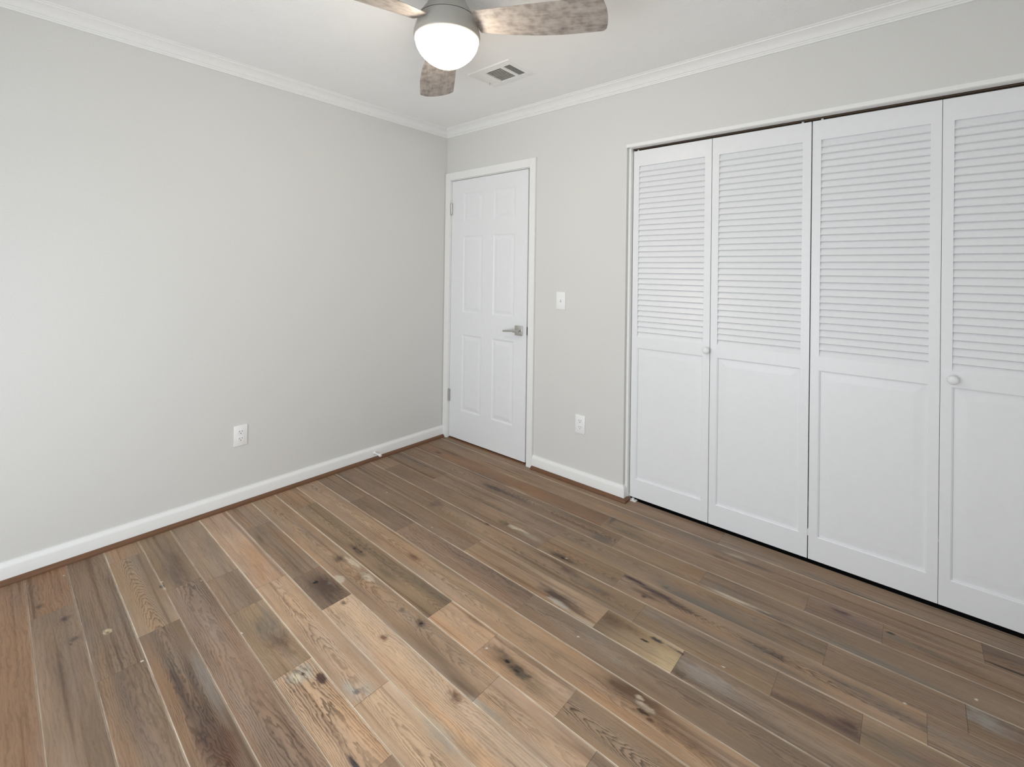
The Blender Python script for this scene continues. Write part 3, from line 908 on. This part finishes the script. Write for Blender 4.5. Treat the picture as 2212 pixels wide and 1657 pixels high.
# ------------------------------------------------------------------ passage door
LX0, LX1, LZ0, LZ1, LY = 0.0645, 0.8390, 0.014, 2.027, 0.002
d = tag(empty('door_1', (LX0, LY, 0)), 'white six panel door with lever handle in the corner', 'door', None, 'structure')


def off(bm_, dx, dy, dz):
    bmesh.ops.translate(bm_, vec=(dx, dy, dz), verts=bm_.verts[:])
    return bm_


bm = bmesh.new()
c1, c2 = (0.198, 0.408), (0.515, 0.725)
rows_ = ((0.238, 0.830), (1.000, 1.592), (1.700, 1.924))
pans = [(a, b, z0, z1) for a, b in (c1, c2) for z0, z1 in rows_]
panel_front(bm, LX0, LX1, LZ0, LZ1, 0, 0.035, pans, rings=((0.0, 0.0), (0.003, 0.001), (0.010, 0.0045), (0.016, 0.0048), (0.040, 0.0008)))
obj('door_leaf', off(bm, -LX0, 0, 0), M_door, d)
hd = empty('door_handle', (0.772 - LX0, 0, 0.911))
hd.parent = d
bm = bmesh.new()
box(bm, (-0.0335, -0.009, -0.0335), (0.0335, 0.0, 0.0335), 0.0025)
obj('rose_plate', bm, M_nickel, hd, 30)
bm = bmesh.new()
cyl(bm, (0, -0.008, 0), (0, -0.044, 0), 0.0095, 28)
cyl(bm, (0.021, -0.046, -0.0004), (-0.018, -0.046, 0.0), 0.0108, 28)
cyl(bm, (-0.018, -0.046, 0.0), (-0.024, -0.046, -0.0004), 0.0108, 28, 0.0075)
cyl(bm, (-0.022, -0.046, -0.0004), (-0.108, -0.046, -0.0075), 0.0066, 24)
obj('lever', bm, M_nickel, hd, 40)
tag(hd, 'satin nickel lever handle on a square plate')
for z in (1.810, 0.338):
    bm = bmesh.new()
    cyl(bm, (0, -0.005, -0.046), (0, -0.005, 0.046), 0.0062, 16)
    box(bm, (-0.010, -0.0035, -0.044), (0.0105, 0.0008, 0.044))
    for q in (-0.046, 0.043):
        cyl(bm, (0, -0.005, q), (0, -0.005, q + 0.003), 0.0072, 16)
    h = obj('hinge', bm, M_nickel, d, 40, (-0.0015, -0.001, z))
    h['label'] = 'satin nickel hinge'
bm = bmesh.new()
box(bm, (LX1 - LX0 - 0.0005, 0.001, 0.885), (LX1 - LX0 + 0.0035, 0.026, 0.941))
o = obj('strike_plate', bm, M_brass, d)
o['label'] = 'dark bronze strike plate'

# ------------------------------------------------------------------ closet bifold doors
LW, X1_, YF, TH = 0.4462, 1.5955, 0.0488, 0.028
ZB, ZT = 0.015, 2.036
LVZ = (0.951, 1.946)
PNZ = (0.122, 0.888)
ST = 0.0345


def make_leaf(w):
    r = empty('door_2')
    b_ = bmesh.new()
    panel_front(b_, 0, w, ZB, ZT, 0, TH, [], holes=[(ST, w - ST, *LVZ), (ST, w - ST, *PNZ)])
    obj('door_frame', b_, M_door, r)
    b_ = bmesh.new()
    n = 32
    pitch = (LVZ[1] - LVZ[0]) / n
    for i in range(n):
        zc = LVZ[0] + pitch * (i + 0.5)
        dy, dz = 0.0075, 0.0188
        nrm = Vector((0, -dz, dy)).normalized() * 0.0037
        a = Vector((0, 0.0045, zc - dz + 0.002))
        b2 = Vector((0, 0.0045 + 2 * dy, zc + dz + 0.002))
        prof = [a + nrm * 0.9, a - nrm * 0.9, b2 - nrm, b2 + nrm]
        prof = [Vector((0, p.y, min(max(p.z, LVZ[0] - 0.001), LVZ[1] + 0.001))) for p in prof]
        A = [b_.verts.new(p + Vector((ST - 0.002, 0, 0))) for p in prof]
        B = [b_.verts.new(p + Vector((w - ST + 0.002, 0, 0))) for p in prof]
        for k in range(4):
            l = (k + 1) % 4
            b_.faces.new((A[k], B[k], B[l], A[l]))
    bmesh.ops.recalc_face_normals(b_, faces=b_.faces[:])
    obj('louver_slats', b_, M_door, r)
    b_ = bmesh.new()
    panel_front(b_, ST - 0.002, w - ST + 0.002, PNZ[0] - 0.002, PNZ[1] + 0.002, 0.0045, TH - 0.004,
                [(ST - 0.0015, w - ST + 0.0015, PNZ[0] - 0.0015, PNZ[1] + 0.0015)],
                rings=((0.0, -0.0035), (0.006, -0.001), (0.0065, 0.0050), (0.010, 0.0050), (0.045, 0.0030)))
    obj('lower_panel', b_, M_door, r)
    return r


leafs = []
proto = None
LABELS = [
    'leftmost white louvered closet leaf, beside the short wall with the outlet',
    'second white louvered closet leaf, hinged to the knobbed leaf by the wall',
    'third white louvered closet leaf, right of the dark middle gap',
    'white louvered closet leaf cut off by the right frame edge',
]
for i in range(4):
    if proto is None:
        r = proto = make_leaf(LW - 0.003)
    else:
        r = copy_tree(proto)
    r.name = 'door_%d' % (i + 2)
    r.location = (X1_ + LW * i + (0.0 if i != 2 else 0.0014), YF, 0)
    tag(r, LABELS[i], 'closet door', 'louvered bifold closet doors', 'structure')
    leafs.append(r)


def knob_bm():
    b_ = bmesh.new()
    mt = Matrix.Rotation(math.radians(90), 4, 'X')
    lathe(b_, [(0.0095, 0.0), (0.0085, 0.006), (0.0085, 0.010), (0.013, 0.014), (0.0172, 0.019), (0.0185, 0.024), (0.0170, 0.029), (0.012, 0.0325), (0.006, 0.034), (0, 0.0342)], 32, mt)
    return b_


k0 = obj('knob', knob_bm(), M_door, leafs[0], 60, (2.0275 - X1_, 0.0, 0.921))
k1 = k0.copy()
C.objects.link(k1)
k1.parent = leafs[3]
k1.location = (2.970 - X1_ - 3 * LW, 0.0, 0.919)


def pin(leaf, x):
    b_ = bmesh.new()
    cyl(b_, (0, 0, ZT), (0, 0, CZ - 0.006), 0.0052, 14)
    cyl(b_, (0, 0, ZT - 0.001), (0, 0, ZT + 0.003), 0.008, 14)
    obj('pivot_pin', b_, M_plate, leaf, 40, (x, 0.014, 0))


pin(leafs[0], 0.022)
pin(leafs[1], LW - 0.040)
pin(leafs[2], 0.036)
pin(leafs[3], LW - 0.030)
# pale alignment clip at the foot of the middle gap
bm = bmesh.new()
box(bm, (LW - 0.004, 0.004, 0.118), (LW + 0.001, 0.016, 0.150), 0.0006, 1)
obj('alignment_clip', bm, M_plate, leafs[1])
# floor pivot bracket at the jamb
bm = bmesh.new()
box(bm, (0, -0.022, 0.0), (0.050, 0.012, 0.0018))
box(bm, (0, -0.022, 0.0), (0.0018, 0.012, 0.030))
cyl(bm, (0.026, 0.0, 0.0018), (0.026, 0.0, 0.010), 0.007, 16)
cyl(bm, (0.012, -0.014, 0.0018), (0.012, -0.014, 0.0035), 0.0045, 12)
br = tag(obj('pivot_bracket', bm, M_rubber, None, 40, (CX0 + 0.0165, 0.046, 0.0002)), 'small pale metal pivot bracket on the floor at the closet corner', 'bracket')

# ------------------------------------------------------------------ outlets, switch, door stop


def plate_shape(b_, w, h):
    box(b_, (-w / 2, -0.0055, -h / 2), (w / 2, 0.0, h / 2), 0.0022, 2)


def make_outlet():
    r = empty('wall_outlet')
    b_ = bmesh.new()
    plate_shape(b_, 0.070, 0.114)
    obj('cover_plate', b_, M_plate, r, 40)
    for s in (-1, 1):
        b_ = bmesh.new()
        cz = s * 0.0195
        n = 28
        pts = []
        for k in range(n):
            t = 2 * math.pi * k / n
            pts.append((0.0172 * math.cos(t), max(-0.0135, min(0.0135, 0.0172 * math.sin(t)))))
        A = [b_.verts.new((x, -0.0052, cz + z)) for x, z in pts]
        B = [b_.verts.new((x, -0.0070, cz + z)) for x, z in pts]
        b_.faces.new(B)
        for k in range(n):
            l = (k + 1) % n
            b_.faces.new((A[k], A[l], B[l], B[k]))
        bmesh.ops.recalc_face_normals(b_, faces=b_.faces[:])
        f = obj('socket_face', b_, M_plate, r)
        b_ = bmesh.new()
        box(b_, (-0.0082, -0.0074, cz + 0.0005), (-0.0054, -0.0066, cz + 0.0085))
        box(b_, (0.0054, -0.0074, cz + 0.0015), (0.0080, -0.0066, cz + 0.0085))
        cyl(b_, (0, -0.0066, cz - 0.0068), (0, -0.0074, cz - 0.0068), 0.0028, 14)
        s_ = obj('socket_slots', b_, M_slot, f)
        s_['label'] = 'dark socket slots'
    b_ = bmesh.new()
    cyl(b_, (0, -0.0050, 0), (0, -0.0068, 0), 0.0030, 14)
    obj('screw', b_, M_plate, r, 40)
    return r


o1 = make_outlet()
o1.location = (1.2821, 0, 0.3762)
tag(o1, 'white duplex outlet on the short wall between door and closet', 'outlet', 'wall outlets')
o2 = copy_tree(o1)
o2.location = (0, -1.4949, 0.3839)
o2.rotation_euler = (0, 0, math.radians(90))
tag(o2, 'white duplex outlet low on the long bare left wall', 'outlet', 'wall outlets')

sw = tag(empty('light_switch', (1.1243, 0, 1.1365)), 'white toggle light switch plate on the wall right of the door', 'light switch')
bm = bmesh.new()
plate_shape(bm, 0.070, 0.114)
obj('cover_plate', bm, M_plate, sw, 40)
bm = bmesh.new()
box(bm, (-0.0042, -0.0060, -0.0100), (0.0042, -0.0050, 0.0100))
o = obj('toggle_slot', bm, paint('grey_slot', (0.55, 0.54, 0.53), 0.5), sw)
bm = bmesh.new()
box(bm, (-0.0042, -0.016, -0.0008), (0.0042, -0.005, 0.0085), 0.0012)
bmesh.ops.rotate(bm, cent=(0, -0.005, 0), matrix=Matrix.Rotation(math.radians(-18), 3, 'X'), verts=bm.verts[:])
obj('toggle', bm, M_plate, sw, 40)
for s in (-1, 1):
    bm = bmesh.new()
    cyl(bm, (0, -0.0050, s * 0.030), (0, -0.0065, s * 0.030), 0.0030, 14)
    obj('screw', bm, M_plate, sw, 40)

ds = tag(empty('door_stop', (0.014, -0.640, 0.046)), 'short white peg door stop on the left baseboard near the corner', 'door stop')
bm = bmesh.new()
mt = Matrix.Rotation(math.radians(90), 4, 'Y') @ Matrix.Rotation(math.radians(0), 4, 'X')
lathe(bm, [(0.0, 0.0), (0.0105, 0.0), (0.0105, 0.003), (0.0058, 0.007), (0.0048, 0.020), (0.0052, 0.058), (0.0, 0.058)], 24, mt)
obj('post', bm, M_plate, ds, 50)
bm = bmesh.new()
lathe(bm, [(0.0, 0.056), (0.0085, 0.056), (0.0098, 0.060), (0.0098, 0.070), (0.0080, 0.075), (0.0, 0.076)], 24, mt)
o = obj('rubber_tip', bm, M_rubber, ds, 50)

# ------------------------------------------------------------------ ceiling air vent
VX0, VX1, VY0, VY1 = 0.912, 1.228, -0.660, -0.432
vent = tag(empty('air_vent', ((VX0 + VX1) / 2, (VY0 + VY1) / 2, RZ)), 'white three way air register in the ceiling behind the fan', 'air vent')
w2, h2 = (VX1 - VX0) / 2, (VY1 - VY0) / 2
ox, oy = w2 - 0.030, h2 - 0.042
bm = bmesh.new()
P = [(-w2, -h2, 0.0), (w2, -h2, 0.0), (w2, h2, 0.0), (-w2, h2, 0.0)]
R1 = [(-w2 + 0.004, -h2 + 0.004, -0.006), (w2 - 0.004, -h2 + 0.004, -0.006), (w2 - 0.004, h2 - 0.004, -0.006), (-w2 + 0.004, h2 - 0.004, -0.006)]
R2 = [(-ox, -oy, -0.009), (ox, -oy, -0.009), (ox, oy, -0.009), (-ox, oy, -0.009)]
R3 = [(-ox, -oy, 0.0), (ox, -oy, 0.0), (ox, oy, 0.0), (-ox, oy, 0.0)]
for A_, B_ in ((P, R1), (R1, R2), (R2, R3)):
    for k in range(4):
        l = (k + 1) % 4
        quad(bm, [A_[k], A_[l], B_[l], B_[k]])
bmesh.ops.remove_doubles(bm, verts=bm.verts[:], dist=1e-6)
sx1, sx2 = -0.062, 0.068       # section dividers (local x)
box(bm, (sx1 - 0.008, -oy, -0.0092), (sx1 + 0.008, oy, -0.001))
box(bm, (sx2 - 0.008, -oy, -0.0092), (sx2 + 0.008, oy, -0.001))
obj('vent_frame', bm, M_trim, vent)
bm = bmesh.new()
box(bm, (-ox + 0.0005, -oy + 0.0005, -0.0016), (ox - 0.0005, oy - 0.0005, -0.0002))
o = obj('duct_opening', bm, M_duct, vent)
o['label'] = 'dark opening behind the slats'
bm = bmesh.new()


def slat(bm_, p, q, width, ang, axis):
    mid = (Vector(p) + Vector(q)) / 2
    before = set(bm_.verts)
    if axis == 'X':
        box(bm_, (p[0], p[1] - width / 2, p[2] - 0.0005), (q[0], q[1] + width / 2, q[2] + 0.0005))
    else:
        box(bm_, (p[0] - width / 2, p[1], p[2] - 0.0005), (q[0] + width / 2, q[1], q[2] + 0.0005))
    vs = [v for v in bm_.verts if v not in before]
    bmesh.ops.rotate(bm_, cent=mid, matrix=Matrix.Rotation(ang, 3, axis), verts=vs)


nsl = 10
for i in range(nsl):
    yy = -oy + (i + 0.5) * 2 * oy / nsl
    slat(bm, (sx1 + 0.008, yy, -0.0052), (sx2 - 0.008, yy, -0.0052), 0.0085, math.radians(42), 'X')
for i in range(5):
    xx = sx2 + 0.008 + (i + 0.5) * (ox - sx2 - 0.008) / 5
    slat(bm, (xx, -oy, -0.0052), (xx, oy, -0.0052), 0.0085, math.radians(42), 'Y')
for i in range(5):
    xx = -ox + (i + 0.5) * (sx1 - 0.008 + ox) / 5
    slat(bm, (xx, -oy, -0.0052), (xx, oy, -0.0052), 0.0105, math.radians(-40), 'Y')
obj('vent_slats', bm, M_trim, vent)
bm = bmesh.new()
cyl(bm, (-ox + 0.006, oy - 0.034, -0.009), (-ox + 0.002, oy - 0.030, -0.022), 0.0014, 8)
o = obj('damper_lever', bm, M_fanmetal, vent)

# ------------------------------------------------------------------ ceiling fan
FX, FY = 1.427, -1.258
fan = tag(empty('ceiling_fan', (FX, FY, RZ)), 'three blade ceiling fan with weathered wood blades and lit globe', 'ceiling fan')
bm = bmesh.new()
lathe(bm, [(0.0, 0.0), (0.066, 0.0), (0.068, -0.020), (0.074, -0.045), (0.086, -0.070), (0.099, -0.088), (0.109, -0.102), (0.1135, -0.1115), (0.1125, -0.1125), (0.0, -0.1125)], 96)
obj('canopy', bm, M_fanmetal, fan, 35)
bm = bmesh.new()
lathe(bm, [(0.0, -0.114), (0.1085, -0.114), (0.1085, -0.1165), (0.1145, -0.1165), (0.119, -0.128), (0.126, -0.150), (0.1315, -0.172), (0.1325, -0.183), (0.130, -0.192), (0.1255, -0.197), (0.122, -0.198), (0.0, -0.198)], 96)
obj('motor_housing', bm, M_fanmetal, fan, 35)
bm = bmesh.new()
lathe(bm, [(0.1185, -0.1975), (0.1258, -0.1975), (0.1265, -0.2000), (0.1250, -0.2025), (0.1185, -0.2025)], 96)
o = obj('glass_rim', bm, M_globe, fan, 35)
o['label'] = 'glowing glass rim above the globe'
bm = bmesh.new()
lathe(bm, [(0.1180, -0.2024), (0.1238, -0.2024), (0.1238, -0.2042), (0.1180, -0.2042)], 96)
o = obj('retaining_ring', bm, M_fanmetal, fan, 35)
bm = bmesh.new()
prof = [(0.1165, -0.2040), (0.1245, -0.2045)]
for k in range(1, 25):
    t = k / 24 * math.pi / 2
    sn = math.sin(t)
    prof.append((0.1245 * (1 - sn ** 1.7) ** 0.6 if k < 24 else 0.0, -0.2045 - 0.103 * sn))
lathe(bm, prof, 96)
o = obj('light_globe', bm, M_globe, fan, 60)
o['label'] = 'glowing white frosted glass globe'


def blade_mesh():
    b_ = bmesh.new()
    NU, NV = 60, 14
    r0_, r1_ = 0.127, 0.622
    top, bot = [], []
    for i in range(NU + 1):
        u = i / NU
        rr = r0_ + (r1_ - r0_) * u
        w = 0.118 + 0.058 * math.sin(min(1.0, u / 0.75) * math.pi / 2)
        sweep_ = 0.010 * math.sin(u * math.pi) - 0.006
        # rounded end
        e = max(0.0, (u - 0.955) / 0.045)
        w *= math.sqrt(max(0.0, 1 - 0.22 * e ** 3))
        ra, rb = [], []
        for j in range(NV + 1):
            s = j / NV - 0.5
            y_ = s * w + sweep_
            rx = rr + 0.012 * (1 - (2 * s) ** 2) * u ** 6
            pit = math.radians(13 - 2 * u)
            z_ = -math.sin(pit) * y_ - 0.040 * u + 0.010 * (2 * s) ** 2 * 0.4
            yy = math.cos(pit) * y_
            th = 0.0038 * math.sqrt(max(0.05, 1 - (2 * s) ** 4))
            ra.append(b_.verts.new((rx, yy, z_ + th)))
            rb.append(b_.verts.new((rx, yy, z_ - th)))
        top.append(ra)
        bot.append(rb)
    for i in range(NU):
        for j in range(NV):
            b_.faces.new((top[i][j], top[i + 1][j], top[i + 1][j + 1], top[i][j + 1]))
            b_.faces.new((bot[i][j], bot[i][j + 1], bot[i + 1][j + 1], bot[i + 1][j]))
    for i in range(NU):
        b_.faces.new((top[i][0], bot[i][0], bot[i + 1][0], top[i + 1][0]))
        b_.faces.new((top[i][NV], top[i + 1][NV], bot[i + 1][NV], bot[i][NV]))
    for j in range(NV):
        b_.faces.new((top[0][j], top[0][j + 1], bot[0][j + 1], bot[0][j]))
        b_.faces.new((top[NU][j], bot[NU][j], bot[NU][j + 1], top[NU][j + 1]))
    bmesh.ops.recalc_face_normals(b_, faces=b_.faces[:])
    return b_


b0 = obj('blade', blade_mesh(), M_blade, fan, 50, (0, 0, -0.148))
for k in range(3):
    b_ = b0 if k == 0 else b0.copy()
    if k:
        C.objects.link(b_)
        b_.parent = fan
    b_.rotation_euler = (0, 0, math.radians(24.1 + 120 * k))
